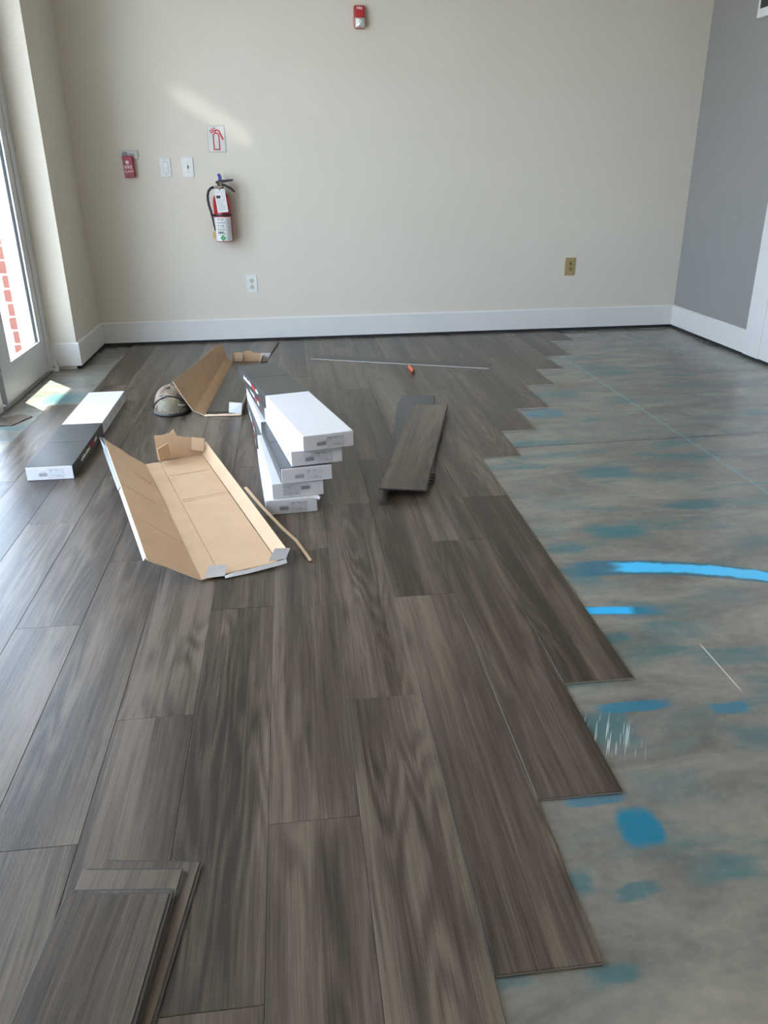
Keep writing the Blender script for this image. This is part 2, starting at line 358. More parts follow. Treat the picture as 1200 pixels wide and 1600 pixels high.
struct(MB().box((XL-.12, YF, 2.72), (XL+.02, YP, ZC)).build('wall_left_header', CREAM))
# baseboards with the dark gap that the planks slide under
def base(name, a, b, t0, lab=None):
    """a->b along the wall foot, t0 = unit normal into the room"""
    A, B = Vector(a+(0,)), Vector(b+(0,)); n = Vector(t0+(0,)); z0, z1, th = .016, .166, .016
    prof = [(0, z0), (th, z0), (th, z1-.008), (th-.006, z1), (0, z1)]
    V = [A+n*p+Vector((0, 0, z)) for p, z in prof]+[B+n*p+Vector((0, 0, z)) for p, z in prof]; k = 5
    mb = MB().add(V, [tuple(range(k)), tuple(range(2*k-1, k-1, -1))]+[(i, i+k, (i+1) % k+k, (i+1) % k) for i in range(k)])
    return struct(mb.build(name, WHITE), lab)
base('baseboard_back', (XP, YB), (XR, YB), (0, -1), 'tall white baseboard along the cream wall')
base('baseboard_left', (XP, YP), (XP, YB), (1, 0))
base('baseboard_pillar', (XL+.02, YP), (XP+.016, YP), (0, -1))
base('baseboard_right', (XR, 4.98), (XR, YB), (-1, 0))
struct(MB().box((XP-.01, YB-.010, ZS), (XR, YB+.02, .03)).build('trim_1', DARK), 'dark gap under the back baseboard')
struct(MB().box((XR-.009, 2.5, ZS), (XR+.02, YB, .03)).build('trim_2', DARK), 'dark gap under the right baseboard')
struct(MB().box((XP-.02, YP, ZS), (XP+.008, YB, .03)).build('trim_3', DARK))
# panelled white door in the right wall, at the frame's edge
mb = MB(); mb.box((XR-.018, 4.80, .012), (XR+.01, 4.985, 2.12), 0, .003)
struct(mb.build('trim_4', WHITE), 'white door casing at the right edge')
d = struct(MB().box((XR-.010, 3.86, .014), (XR+.005, 4.80, 2.12)).build('door_1', WHITE), 'white panelled door in the grey wall')
for z0, z1 in ((.25, .95), (1.08, 1.85)):
    for y0, y1 in ((3.98, 4.28), (4.40, 4.70)): MB().box((XR-.016, y0, z0), (XR-.008, y1, z1), 0, .004).build('panel', WHITE, d)
MB().lathe([(.001, 0), (.012, .0), (.012, .03), (.027, .035), (.027, .06), (.001, .068)], (XR-.012, 3.93, .98), 20, 0, 'x').build('knob', STEEL, d, None, None).scale = (1, 1, 1)
struct(MB().box((XR-.018, 3.68, .012), (XR+.01, 3.86, 2.12), 0, .003).build('trim_5', WHITE))
struct(MB().box((XR-.018, 3.68, 2.12), (XR+.01, 4.985, 2.25), 0, .003).build('trim_6', WHITE))
base('baseboard_right_near', (XR, YF), (XR, 3.68), (-1, 0))
base('baseboard_rear', (XL, YF), (XR, YF), (0, 1))

# ------------------------------------------------------------------ storefront: glazed door and bays
def leaf(name, y0, y1, st0, st1, zb, zt, label=None, zbot=.012):
    """aluminium framed glass: outer y0..y1, stile widths, bottom rail top zb, head zt"""
    o = struct(MB().box((XL-.022, y0, zbot), (XL+.022, y1, zb), 0, .003).build(name, ALU), label)
    MB().box((XL-.022, y0, zb), (XL+.022, y0+st0, zt)).build('stile', ALU, o); MB().box((XL-.022, y1-st1, zb), (XL+.022, y1, zt)).build('stile', ALU, o); MB().box((XL-.022, y0, zt), (XL+.022, y1, zt+.1)).build('head_rail', ALU, o)
    gy0, gy1 = y0+st0, y1-st1
    for x in (XL-.020, XL+.008):
        for q0, q1 in (((gy0, zb), (gy1, zb+.016)), ((gy0, zb+.016), (gy0+.012, zt)), ((gy1-.012, zb+.016), (gy1, zt))):
            MB().box((x, q0[0], q0[1]), (x+.012, q1[0], q1[1])).build('glazing_bead', ALU, o)
    for ya in (gy0, gy1-.018): MB().box((XL-.004, ya, zb+.016), (XL+.008, ya+.018, zt)).build('gasket', RUB, o)
    MB().box((XL-.002, gy0, zb), (XL+.003, gy1, zt)).build('pane', GLASS, o)
    return o
leaf('door_2', 4.43, 5.262, .165, .07, .195, 2.5, 'grey aluminium glass door beside the pillar')
mb = MB(); mb.box((XL-.05, 5.266, ZS), (XL+.03, YP, 2.72), 0, .003); mb.box((XL-.03, 5.262, ZS), (XL+.0, 5.28, 2.62), 0); struct(mb.build('trim_7', ALU), 'grey aluminium door jamb against the pillar')
struct(MB().box((XL-.05, 4.36, ZS), (XL-.004, 4.425, 2.72)).build('trim_8', RUB), 'dark mullion at the door edge')
struct(MB().box((XL-.05, YF, 2.6), (XL+.03, YP, 2.72)).build('trim_9', ALU))
struct(MB().box((XL-.06, 4.36, ZS), (XL+.035, YP, .004), 0, .002).build('trim_10', pm('threshold', (.16, .15, .13), .5)), 'door threshold')
yy = 4.35
for i in range(3):
    y1 = yy; y0 = yy-1.10
    leaf('window_%d' % (i+1), y0, y1, .05, .05, .03, 2.5, 'tall storefront glass pane %s' % ('next to the glass door' if i == 0 else 'beyond the frame'), 0); yy = y0-.003
struct(MB().box((XL-.1, YF, -.1), (XL+.02, yy, ZC)).build('wall_left_near', CREAM))
# little door stop at the jamb foot
s = thing('door_stop', 'small pale door stop at the foot of the grey door jamb', 'door stop', (XL+.045, 5.315, ZS))
MB().prism([(-.016, 0), (.022, 0), (.022, .012), (.004, .075), (-.016, .08)], -.018, .018).build('bracket', WPL, s)
MB().lathe([(.001, 0), (.007, 0), (.007, .004), (.001, .005)], (.0, -.018, .03), 12, 0, 'y').build('screw', STEEL, s)

# ------------------------------------------------------------------ outside
pav = pm('sunlit_pavement', (.33, .32, .30), .9, .12, 2.5)
road = pm('asphalt', (.20, .20, .205), .9, .1, 4)
GZ = -.06
g = struct(MB().box((-4.4, -30, GZ-.1), (XL-.15, 40, GZ)).build('pavement', pav), 'sunlit pavement outside the glass door')
struct(MB().box((-4.55, -30, GZ-.2), (-4.4, 40, GZ+.004)).build('kerb', pm('kerb_stone', (.58, .56, .52), .9)), 'kerb beyond the pavement')
struct(MB().box((-14, -30, GZ-.25), (-4.55, 40, GZ-.12)).build('road', road), 'asphalt outside')
struct(MB().box((-60, -60, GZ-.3), (-14, 70, GZ-.1)).build('far_lot', pm('far_ground', (.42, .41, .38), .9, .15, .5)), 'pale ground across the road')
struct(MB().box((-2.9, YF-.5, 3.05), (XL-.1, 5.25, 3.13)).build('sun_block_slab', WHITE), 'unseen slab added to block sun through the windows')  # added slab, out of view, keeps sun patches off the floor by the windows
struct(MB().box((-2.17, YF-.5, 3.0), (XL-.1, 7.5, 3.12)).build('canopy', WHITE), 'canopy over the storefront')
struct(MB().box((XL-.19, YP+.12, -.2), (XL-.04, 6.4, 3.0)).build('wall_outside', pm('white_render', (.78, .78, .78), .7)), 'white outer face of the pillar')
col = thing('brick_column', 'red brick column seen through the door glass', 'column', (-1.83, 5.60, GZ))
mort = pm('mortar', (.40, .38, .36), .9, .1, 30); brk = pm('red_brick', (.20, .055, .04), .85, .2, 14)
MB().box((-.032, -.006, 0), (.040, .28, 3.0)).build('mortar_core', mort, col)
bmesh_ = None
for i in range(33):
    sft = .012 if i % 2 else 0
    z = .01+i*.0905
    if bmesh_ is None:
        o = MB().box((-.038, -.012, 0), (.040, .29, .076), 0, .003).build('brick', brk, col, (0, 0, z)); bmesh_ = o.data
    else: o = obj('brick', bmesh_, None, col, (0, 0, z))
    o.location.x = -sft*.6

# ------------------------------------------------------------------ laid plank floor
PW, PL, X0 = .18089, 1.22, .26036
NEAR = {0: .828, 1: 1.190, 2: 1.565, 3: 3.232, 4: 3.594, 5: 3.966, 6: 4.437, 7: 4.810, 8: 5.172, 9: 5.655,
        -1: .348, -2: -.028, -3: -.395, -4: -.879, -5: -1.251, -6: -1.645, -7: -2.12, -8: -2.49, -9: -2.55}
PH = {-7: 1.54, -8: 1.17, -9: .79}
deck = bpy.data.objects.new('floor_planks', None); COL.objects.link(deck); struct(deck, 'grey-brown wood-look plank flooring laid in staggered rows')
cache = {}
def plank_mesh(L, top=WOOD, side=CORE, W=PW, T=.0062, g=.0004, bv=.0008):
    k = (round(L, 4), top.name, side.name, W)
    if k in cache: return cache[k]
    a, b_ = W/2-g/2, L/2-g/2
    V = []
    for z, i in ((-T, 0), (-bv, 0), (0, bv)):
        V += [(-a+i, -b_+i, z), (a-i, -b_+i, z), (a-i, b_-i, z), (-a+i, b_-i, z)]
    Fc = [(3, 2, 1, 0)]; mi = [2]
    for k2 in range(2):
        for j in range(4): q = 4*k2; Fc.append((q+j, q+(j+1) % 4, q+4+(j+1) % 4, q+4+j)); mi.append((1 if j % 2 == 0 else 3) if k2 == 0 else 0)
    Fc.append((8, 9, 10, 11)); mi.append(0)
    me = mesh('plank', V, Fc, mi)
    for m_ in (top, side, BACK, EDGE if side is CORE and W == PW else side): me.materials.append(m_)
    cache[k] = me; return me
for k in range(-9, 10):
    far = 4.43 if k == -9 else YB-.012
    ph = PH.get(k, NEAR[k]); cuts = [NEAR[k]]
    y = ph
    while y > NEAR[k]: y -= PL
    y += PL
    while y < far-.02:
        if y > NEAR[k]+.02: cuts.append(y)
        y += PL
    cuts.append(far)
    for y0, y1 in zip(cuts, cuts[1:]):
        L = y1-y0
        if abs(L-PL) < .002: L = PL
        obj('plank', plank_mesh(L), None, deck, (X0+(k+.5)*PW, (y0+y1)/2, 0))

# ------------------------------------------------------------------ loose planks and offcuts
def loose(name, label, cat, cx, cy, yaw_, z, L=PL, group=None, W=PW, flip=False, tilt=0, top=None):
    """single plank: top face at z"""
    t_ = thing(name, label, cat, (cx, cy, z), R(yaw_), group); t_.rotation_euler.x = R(tilt)
    o = obj('board', plank_mesh(L, BACK if flip else (top or WOOD), CORE if top else EDGE, W), None, t_)
    if not top: MB().box((-W/2+.004, L/2, -.0046), (W/2, L/2+.005, -.0026)).box((W/2, -L/2, -.0046), (W/2+.005, L/2, -.0026)).build('tongue', EDGE, t_)
    return t_
def from_corner(fx, fy, yaw_, L, side='L', end='far', W=PW):
    """centre of a plank from one corner"""
    e = Vector((-math.sin(R(yaw_)), math.cos(R(yaw_)))); wv_ = Vector((math.cos(R(yaw_)), math.sin(R(yaw_))))
    c = Vector((fx, fy))+wv_*(W/2 if side == 'L' else -W/2)+e*(-L/2 if end == 'far' else L/2); return c.x, c.y
G1 = 'loose planks stacked in the middle of the floor'
for i, (dx, dy, yw) in enumerate(((-.030, -.052, -9.6), (-.016, -.034, -9.9), (-.006, -.016, -10.0), (0, 0, -10.2))):
    cx, cy = from_corner(.583+dx, 4.222+dy, yw, PL)
    loose('loose_plank', ('lowest plank of the crossed stack mid floor, backing side up', 'second plank up in the crossed stack mid floor', 'third plank up in the crossed stack mid floor',
          'grey backing-up plank right under the slanted wood-look plank')[i], 'plank', cx, cy, yw, .0068*(i+1), PL, G1, flip=True)
cx, cy = from_corner(.303, 2.838, -14.9, PL, 'L', 'near')
loose('loose_plank', 'wood-look plank lying slanted on top of the grey plank stack', 'plank', cx, cy, -14.9, .0365, PL, G1, tilt=-.15)
G2 = 'planks stacked at the lower left corner'
for i, (fx, fy, yw, z) in enumerate(((-.405, 1.136, -8.4, .0068), (-.434, 1.113, -6.9, .0136), (-.443, 1.062, -6.4, .0204), (-.448, 1.049, -6.4, .0272))):
    cx, cy = from_corner(fx, fy, yw, PL)
    loose('loose_plank', ('bottom plank of the near left stack, jutting furthest right', 'second plank up in the near left stack', 'third plank up in the near left stack, edge barely showing',
          'uppermost plank of the stack at the lower left corner')[i], 'plank', cx, cy, yw, z, PL, G2)
yw = -(90+23.2)
c = Vector((.70, 5.165)); loose('loose_plank', 'narrow ripped plank lying across the floor by the back wall', 'plank', c.x, c.y, -113.2, .0070, PL, None, W=.125, top=WOOD2)
cx, cy = from_corner(-.105, 5.95, -7.5, .64, 'R'); loose('plank_offcut', 'short plank lying behind the far open carton', 'plank', cx, cy, -7.5, .0068, .64)
pts = [(-1.562, 4.205), (-1.467, 4.272), (-1.398, 4.225), (-1.456, 4.072), (-1.535, 4.078)]
tag(MB().prism([(x+1.47, y-4.17) for x, y in pts], 0, .006, 0, 'z').build('plank_offcut', WOOD, None, (-1.47, 4.17, ZS)), 'angled plank offcut on the concrete near the glass door', 'offcut')

# ------------------------------------------------------------------ cartons of planks
BW, BL, BH = .192, 1.222, .059
def carton_box(label, fx, fy, yaw_, z, dark_near, group, lx=.30, flipl=False, torn=False):
    """closed carton; origin at its front-left bottom corner, length along +y"""
    t_ = thing('plank_carton', label, 'box', (fx, fy, z), R(yaw_), group)
    h = BL/2
    a, b_ = ((0, h), (h, BL))
    nd, nw = (a, b_) if dark_near else (b_, a)
    def half(name, y0, y1, mat, e):
        mb = MB().box((0-e, y0, 0), (BW+e, y1, BH+e), 0, .0025); return mb.build(name, mat, t_)
    body = half('white_half', nw[0], nw[1], BOXW, 0)
    dk = half('charcoal_half', nd[0]+(.004 if dark_near else 0), nd[1]-(0 if dark_near else .004), BOXD, .0004)
    if dark_near: MB().box((.002, -.001, .001), (BW-.002, .004, BH-.0015), 0, .001).build('end_flap', BOXW, t_)
    # crease across the charcoal lid
    ym = (nd[0]+nd[1])/2+.02
    MB().box((.004, ym, BH+.0002), (BW-.004, ym+.003, BH+.0010)).build('lid_seam', BOXD, dk)
    # end label: barcode and text block
    yl = -.0016; s_ = -1 if flipl else 1
    def X(u): return BW/2+s_*(u-.5)*BW
    def Z(v): return BH/2+s_*(v-.5)*BH
    bars = MB(); x = .27; rnd = random.Random(3)
    while x < .445:
        wd = rnd.choice((.006, .006, .011)); bars.box((min(X(x), X(x+wd)), yl, min(Z(.28), Z(.52))), (max(X(x), X(x+wd)), yl+.001, max(Z(.28), Z(.52)))); x += wd+rnd.choice((.005, .008))
    bars.build('barcode', GINK, t_)['kind'] = 'stuff'
    num = MB()
    num.box((min(X(.29), X(.43)), yl, min(Z(.57), Z(.62))), (max(X(.29), X(.43)), yl+.001, max(Z(.57), Z(.62)))).build('barcode_number', LINK, t_)
    fr = MB()
    def bar(u0, v0, u1, v1, mi=0): fr.box((min(X(u0), X(u1)), yl, min(Z(v0), Z(v1))), (max(X(u0), X(u1)), yl+.001, max(Z(v0), Z(v1))), mi)
    for v in (.16, .80): bar(.47, v, .79, v+.02)
    for u in (.47, .785): bar(u, .16, u+.005, .82)
    for r_ in range(7):
        v = .70-r_*.078; u = .50
        while u < .77:
            wd = rnd.uniform(.03, .09); bar(u, v, min(u+wd, .775), v+(.045 if r_ < 2 else .028), 1 if rnd.random() < .35 else 0); u += wd+rnd.uniform(.012, .05)
    fr.build('text_block', [LINK, GINK], t_)['kind'] = 'stuff'
    # lettering on the charcoal sides
    for sx, xs in (((1, BW+.0014),) if dark_near else ((-1, -.0014),)):
        def SB(y0, z0, y1, z1, name, mat):
            if sx > 0: yA, yB_ = nd[0]+y0, nd[0]+y1
            else: yA, yB_ = nd[1]-y1, nd[1]-y0
            mb = MB(); rn = random.Random(5)
            y = yA
            while y < yB_-.004:
                wd = rn.uniform(.009, .015); q = min(y+wd, yB_)
                mb.box((xs-.0006, y, z0), (xs+.0006, q, z1-(rn.choice((0, .004))))); y = q+.0035
            mb.build(name, mat, dk)['kind'] = 'stuff'
        SB(.14, .026, .31, .040, 'side_lettering', PAPER); SB(.325, .024, .40, .043, 'side_logo', RINK); SB(.41, .026, .46, .040, 'side_lettering', PAPER)
        SB(.47, .012, .52, .019, 'side_lettering', RINK)
    # small print on the white side
    for sx, xs in (((1, BW+.001),) if dark_near else ((-1, -.001),)):
        mb = MB(); rn = random.Random(9)
        for k in range(4):
            y = nw[0]+.05+.12*k; mb.box((xs-.0005, y, .02), (xs+.0005, y+rn.uniform(.02, .04), .042))
        mb.build('side_print', LINK, body)['kind'] = 'stuff'
    if torn:
        V = [(BW-.02, -.002, BH-.004), (BW+.008, -.006, BH-.010), (BW+.012, -.004, BH-.002), (BW+.006, .01, BH+.002), (BW-.012, .01, BH+.001)]
        MB().add(V, [(0, 1, 2, 3, 4)]).add([(x, y, z+.0015) for x, y, z in V], [(0, 1, 2, 3, 4)]).build('torn_corner', BOXW, t_)
    return t_
carton_box('lone closed carton on the planks left of the open cartons', -1.137, 3.226, .3, 0, True, None)
G3 = 'closed cartons in the fanned stack'
lab = ['bottom carton of the fanned stack, with a torn front corner', 'second carton up, with the end label upside down', 'middle carton of the stack, its charcoal half towards the front',
       'fourth carton up, right under the top carton', 'top carton of the fanned stack, front half white, back half charcoal']
for i, (fx, fy, yw_) in enumerate(((-.135, 2.718, 4.4), (-.107, 2.728, 6.6), (-.071, 2.722, 8.2), (-.030, 2.735, 10.2), (.016, 2.722, 13.8))):
    carton_box(lab[i], fx, fy, yw_, i*.0602, i == 2, G3, flipl=(i == 1), torn=(i == 0))

# ------------------------------------------------------------------ torn open carton, front
KM = [KRAFT, BOXW, KRAFTE]; KD = [KRAFT, BOXD, KRAFTE]; KW = [BOXW, KRAFT, KRAFTE]
A = thing('open_carton', 'torn open brown cardboard carton, empty, lying on the planks in front', 'carton', (-.269, 2.244, 0), R(17))
TH = .0035
def rows(p00, p10, p01, p11, nx, ny, bow=0, rag0=None, rag1=None):
    """grid between corners; p?0 near edge (x0,x1), p?1 far edge; bow lifts the middle"""
    out = []
    p00, p10, p01, p11 = map(Vector, (p00, p10, p01, p11))
    for j in range(ny+1):
        v = j/ny; r_ = []
        for i in range(nx+1):
            u = i/nx; p = p00.lerp(p10, u).lerp(p01.lerp(p11, u), v)
            p.z += bow*math.sin(math.pi*v)
            if j == ny and rag1: p += Vector((0, rag1[i % len(rag1)], 0))
            if j == 0 and rag0: p += Vector((0, rag0[i % len(rag0)], 0))
            r_.append(p)
        out.append(r_)
    return out
base_p = sheet('base_panel', rows((0, 0, .012), (.186, -.004, .020), (0, 1.18, .0045), (.19, 1.20, .0045), 4, 8), TH, KM, A)
sheet('side_panel', rows((.1875, .0, .022), (.218, .0, .060), (.1915, 1.20, .006), (.212, 1.205, .062), 2, 8, .002), TH, KM, A)
sp = sheet('side_panel', rows((-.061, -.004, .0095), (-.0015, 0, .012), (-.0635, 1.165, .008), (-.0015, 1.175, .0045), 2, 8, -.001, None, (0, .004, 0)), TH, KM, A)
lid = sheet('lid_panel', rows((-.212, .018, .104), (-.0625, -.004, .0105), (-.214, 1.235, .128), (-.065, 1.165, .009), 5, 10, .006, (0, -.004, .002, 0, 0, 0), (0, -.012, -.004, -.022, -.006, 0)), TH, KM, A)
# outer half of the lid is charcoal printed: thin skin on its outside, far half
sheet('charcoal_print', [[p-Vector((.0036, 0, .0020)) for p in r_] for r_ in rows((-.2145, .62, .116), (-.07, .60, .0105), (-.2165, 1.23, .1275), (-.07, 1.16, .0095), 4, 5)], .0006, [BOXD]*3, lid)
# torn lip along the lid's outer edge: white near half, charcoal far half
sheet('lid_lip', [[Vector((-.2135-.001*v, .03+.6*v, .1035+.011*v)), Vector((-.2215-.001*v, .026+.6*v, .096+.011*v))] for v in (0, .25, .5, .75, 1)], .0015, [BOXW]*3, lid)
sheet('lid_lip', [[Vector((-.2140, .64+.6*v, .115+.013*v)), Vector((-.2250-.006*v, .64+.615*v, .104+.013*v+(.012 if v == 1 else 0))) ] for v in (0, .25, .5, .75, 1)], .0015, [BOXD]*3, lid)
CRE = pm('crease_board', (.43, .28, .168), .8)
for y in (.355, .66, .68, .97):
    MB().tube([(.005, y+.0, .0095), (.06, y+.002, .009), (.12, y+.0015, .010), (.18, y+.006, .011)], .0008, 5).build('crease', CRE, base_p)
for y in (.26, .57, .84):
    k = (y-0)/1.2
    MB().tube([(-.205, y+.09, .109+.018*k), (-.135, y+.045, .0615+.012*k+.004), (-.07, y+.01, .0165)], .0008, 5).build('crease', CRE, lid)
# far end: upright end wall with ragged top, two tuck flaps
ep = sheet('end_panel', [[Vector((x, 1.186+.012*j/2+.01*(z/.12), .006+(z-.006)*j/2)) for x, z in ((-.006, .118), (.03, .116), (.062, .121), (.080, .136), (.090, .104), (.12, .095), (.147, .088), (.17, .086), (.197, .074))] for j in range(3)], TH, [KRAFT, BOXW, KRAFTE], A)
sheet('tuck_flap', [[Vector((-.008, 1.135, .078)), Vector((-.001, 1.14, .012))], [Vector((.045, 1.178, .086)), Vector((.052, 1.182, .030))]], TH, [KRAFT, KRAFT, KRAFTE], A)
sheet('tuck_flap', [[Vector((.150, 1.182, .097)), Vector((.142, 1.180, .042))], [Vector((.203, 1.165, .088)), Vector((.190, 1.160, .03))]], TH, [KRAFT, KRAFT, KRAFTE], A)
# near end: two white-faced tuck flaps and the end wall bent under
sheet('tuck_flap', [[Vector((-.050, -.003, .012)), Vector((.012, -.006, .0075))], [Vector((-.030, .020, .040)), Vector((.028, .018, .034))]], .002, [BOXW, KRAFT, KRAFTE], A)
sheet('tuck_flap', [[Vector((.158, .003, .024)), Vector((.214, -.008, .026))], [Vector((.184, .008, .062)), Vector((.232, -.002, .058))]], .002, [BOXW, KRAFT, KRAFTE], A)
sheet('end_panel', [[Vector((x, -.006-.004*j, zt-(zt-zb)*j/2)) for x, zt, zb in ((.012, .008, .002), (.05, .0145, .003), (.09, .0135, .0035), (.13, .018, .006), (.19, .021, .010), (.215, .024, .013))] for j in range(3)], .002, [KRAFT, BOXW, BOXW], A)
# torn strip beside it
tag(sheet('cardboard_strip', [[Vector((x-.0035, y-.002, z)), Vector((x+.0055, y+.003, z+.001))] for x, y, z in ((.009, .527, .066), (.074, .373, .046), (.145, .229, .023), (.195, .144, .0075), (.225, .044, .004), (.238, -.005, .004))], .0035, [KRAFTE, KRAFT, KRAFTE], None, (-.222, 2.315, .001)), 'long thin torn strip of pale cardboard beside the front carton', 'strip')

# ------------------------------------------------------------------ second open carton, with planks inside
B = thing('open_carton', 'open brown cardboard carton at the back with its lid standing up and planks inside', 'carton', (-.482, 4.081, 0), R(-3.5))
sheet('base_panel', rows((0, 0, .004), (.19, -.012, .004), (0, 1.22, .004), (.195, 1.215, .004), 2, 2), TH, KD, B)
sheet('side_panel', rows((-.054, .0, .030), (-.0015, .0, .005), (-.035, 1.22, .045), (-.0015, 1.22, .006), 2, 4), TH, [KRAFT, BOXW, KRAFTE], B)
sheet('side_panel', rows((.1915, -.012, .005), (.200, -.010, .060), (.1965, 1.215, .005), (.204, 1.215, .060), 2, 4), TH, KD, B)
lr = []
for v, (xo, zo) in zip((0, .14, .30, .5, .68, .84, 1.0), ((-.142, .190), (-.140, .177), (-.128, .166), (-.105, .163), (-.092, .158), (-.086, .150), (-.070, .135))):
    xf = -.055+.019*v; zf = .031+.014*v
    lr.append([Vector((xo+(xf-xo)*u/4+.010*math.sin(math.pi*u/4)*(v-.4), 1.22*v-(.004 if v == 0 else 0)+(.02*(1-u/4) if v == 1 else 0), zo+(zf-zo)*u/4)) for u in range(5)])
sheet('lid_panel', lr, TH, [KRAFT, BOXD, KRAFTE], B)
sheet('end_panel', [[Vector((x, 1.224+.004*j, .006+(z-.006)*j/2)) for x, z in ((.0, .070), (.04, .074), (.068, .072), (.085, .081), (.12, .083), (.145, .068), (.195, .066))] for j in range(3)], TH, [KRAFT, BOXD, KRAFTE], B)
sheet('tuck_flap', [[Vector((.018, 1.216, .008)), Vector((.070, 1.214, .006))], [Vector((.020, 1.216, .074)), Vector((.072, 1.214, .073))]], .002, [KRAFTE, KRAFT, KRAFTE], B)
sheet('tuck_flap', [[Vector((.183, 1.217, .010)), Vector((.232, 1.222, .008))], [Vector((.194, 1.217, .068)), Vector((.258, 1.224, .066))]], .002, [BOXW, KRAFT, KRAFTE], B)
sheet('tuck_flap', [[Vector((.128, -.008, .018)), Vector((.191, -.012, .010))], [Vector((.133, .004, .070)), Vector((.200, -.006, .067))]], .002, [BOXW, KRAFT, KRAFTE], B)
sheet('end_panel', [[Vector((x, -.012-.003*j, zt-(zt-.003)*j/2)) for x, zt in ((0, .009), (.03, .013), (.06, .011), (.1, .013), (.15, .012), (.192, .013))] for j in range(3)], .002, [KRAFTE, KRAFTE, KRAFTE], B)
e = Vector((math.sin(R(3.5)), math.cos(R(3.5)))); wv_ = Vector((math.cos(R(3.5)), -math.sin(R(3.5))))
for i in range(2):
    c = Vector((-.482, 4.081))+wv_*(.004+PW/2)+e*(.606+.003*i)
    loose('loose_plank', ('lower plank lying in the far open carton', 'uppermost plank lying inside the far open carton')[i], 'plank', c.x, c.y, -3.5, .0115+.0066*i, PL-.025, 'planks inside the far carton', W=.172)

# ------------------------------------------------------------------ camouflage pad
def camo():
    m, t, b = newmat('camouflage_fabric'); tc = N(t, 'ShaderNodeTexCoord')
    n1 = N(t, 'ShaderNodeTexNoise', Scale=13.0, Detail=3, Distortion=1.2); t.links.new(tc.outputs['Object'], n1.inputs['Vector'])
    cr = N(t, 'ShaderNodeValToRGB'); cr.color_ramp.interpolation = 'CONSTANT'; e = cr.color_ramp.elements
    e[0].position = 0; e[0].color = (.05, .034, .026, 1); e[1].position = .38; e[1].color = (.19, .125, .092, 1)
    for p, c in ((.46, (.17, .135, .085)), (.53, (.30, .205, .155)), (.59, (.085, .062, .046)), (.65, (.33, .245, .195))): x = e.new(p); x.color = c+(1,)
    t.links.new(n1.outputs['Fac'], cr.inputs['Fac']); t.links.new(cr.outputs[0], b.inputs['Base Color']); b.inputs['Roughness'].default_value = .62
    return m
CAMO = camo()
K = thing('knee_pad', 'domed camouflage fabric pad with a black cord band, beside the far carton', 'knee pad', (-.660, 4.185, 0))
def dome(nu=28, nv=12, grow=0.0):
    V, Fc = [], []
    for j in range(nv+1):
        v = j/nv; a = v*math.pi/2
        for i in range(nu):
            ph = 2*math.pi*i/nu
            rx = (.094+grow)*math.cos(a)**.62; ry = (.100+grow)*math.cos(a)**.62
            z = .012+(.122+grow)*math.sin(a)**.95
            y = ry*math.sin(ph); 
            V.append((rx*math.cos(ph), y+.028*v, z*(1+.06*math.sin(ph))))
    for j in range(nv):
        for i in range(nu): Fc.append((j*nu+i, j*nu+(i+1) % nu, (j+1)*nu+(i+1) % nu, (j+1)*nu+i))
    return V, Fc
V, Fc = dome(); MB().add(V, Fc, 0, True).build('shell', CAMO, K)
MB().lathe([(.001, 0), (.097, 0), (.101, .006), (.100, .014), (.093, .019), (.09, .020)], (0, 0, 0), 32).build('rim', RUB, K).scale = (.97, 1.04, 1)
arc = []
for i in range(25):
    ph = math.pi+math.pi*i/24; v = .06+.50*math.sin(math.pi*i/24)**1.3; a = v*math.pi/2; cc = math.cos(a)**.62
    arc.append((.0965*cc*math.cos(ph), .1025*cc*math.sin(ph)+.028*v, (.012+.124*math.sin(a)**.95)*(1+.06*math.sin(ph))))
MB().tube(arc, .0035, 8).build('band', RUB, K)
# worn patch of plain cloth on the front
pv = [(x*1.012, y*1.03-.001, z) for x, y, z in dome(28, 12, .0006)[0]]
q = [f for k_, f in enumerate(dome()[1]) if 18 <= k_ % 28 <= 23 and 1 <= k_//28 <= 4]
ids = sorted({i for f in q for i in f}); MB().add([pv[i] for i in ids], [tuple(ids.index(i) for i in f) for f in q], 0, True).build('worn_patch', pm('worn_olive_cloth', (.165, .145, .088), .5, .2, 40), K)
MB().tube([(.045, -.088, .062), (.066, -.074, .055), (.083, -.052, .050)], .002, 6).build('lace', PAPER, K)

# ------------------------------------------------------------------ orange marker
mk = thing('marker', 'short orange marker with a dark tip by the ripped plank', 'marker', (.740, 4.90, .0115), R(2))
MB().lathe([(.001, -.065), (.010, -.065), (.0115, -.06), (.0115, .07), (.010, .074), (.001, .074)], (0, 0, 0), 16, 0, 'y').build('barrel', ORANGE, mk)
MB().lathe([(.001, -.088), (.006, -.087), (.008, -.066), (.0085, -.064)], (0, 0, 0), 14, 0, 'y').build('tip', RUB, mk)

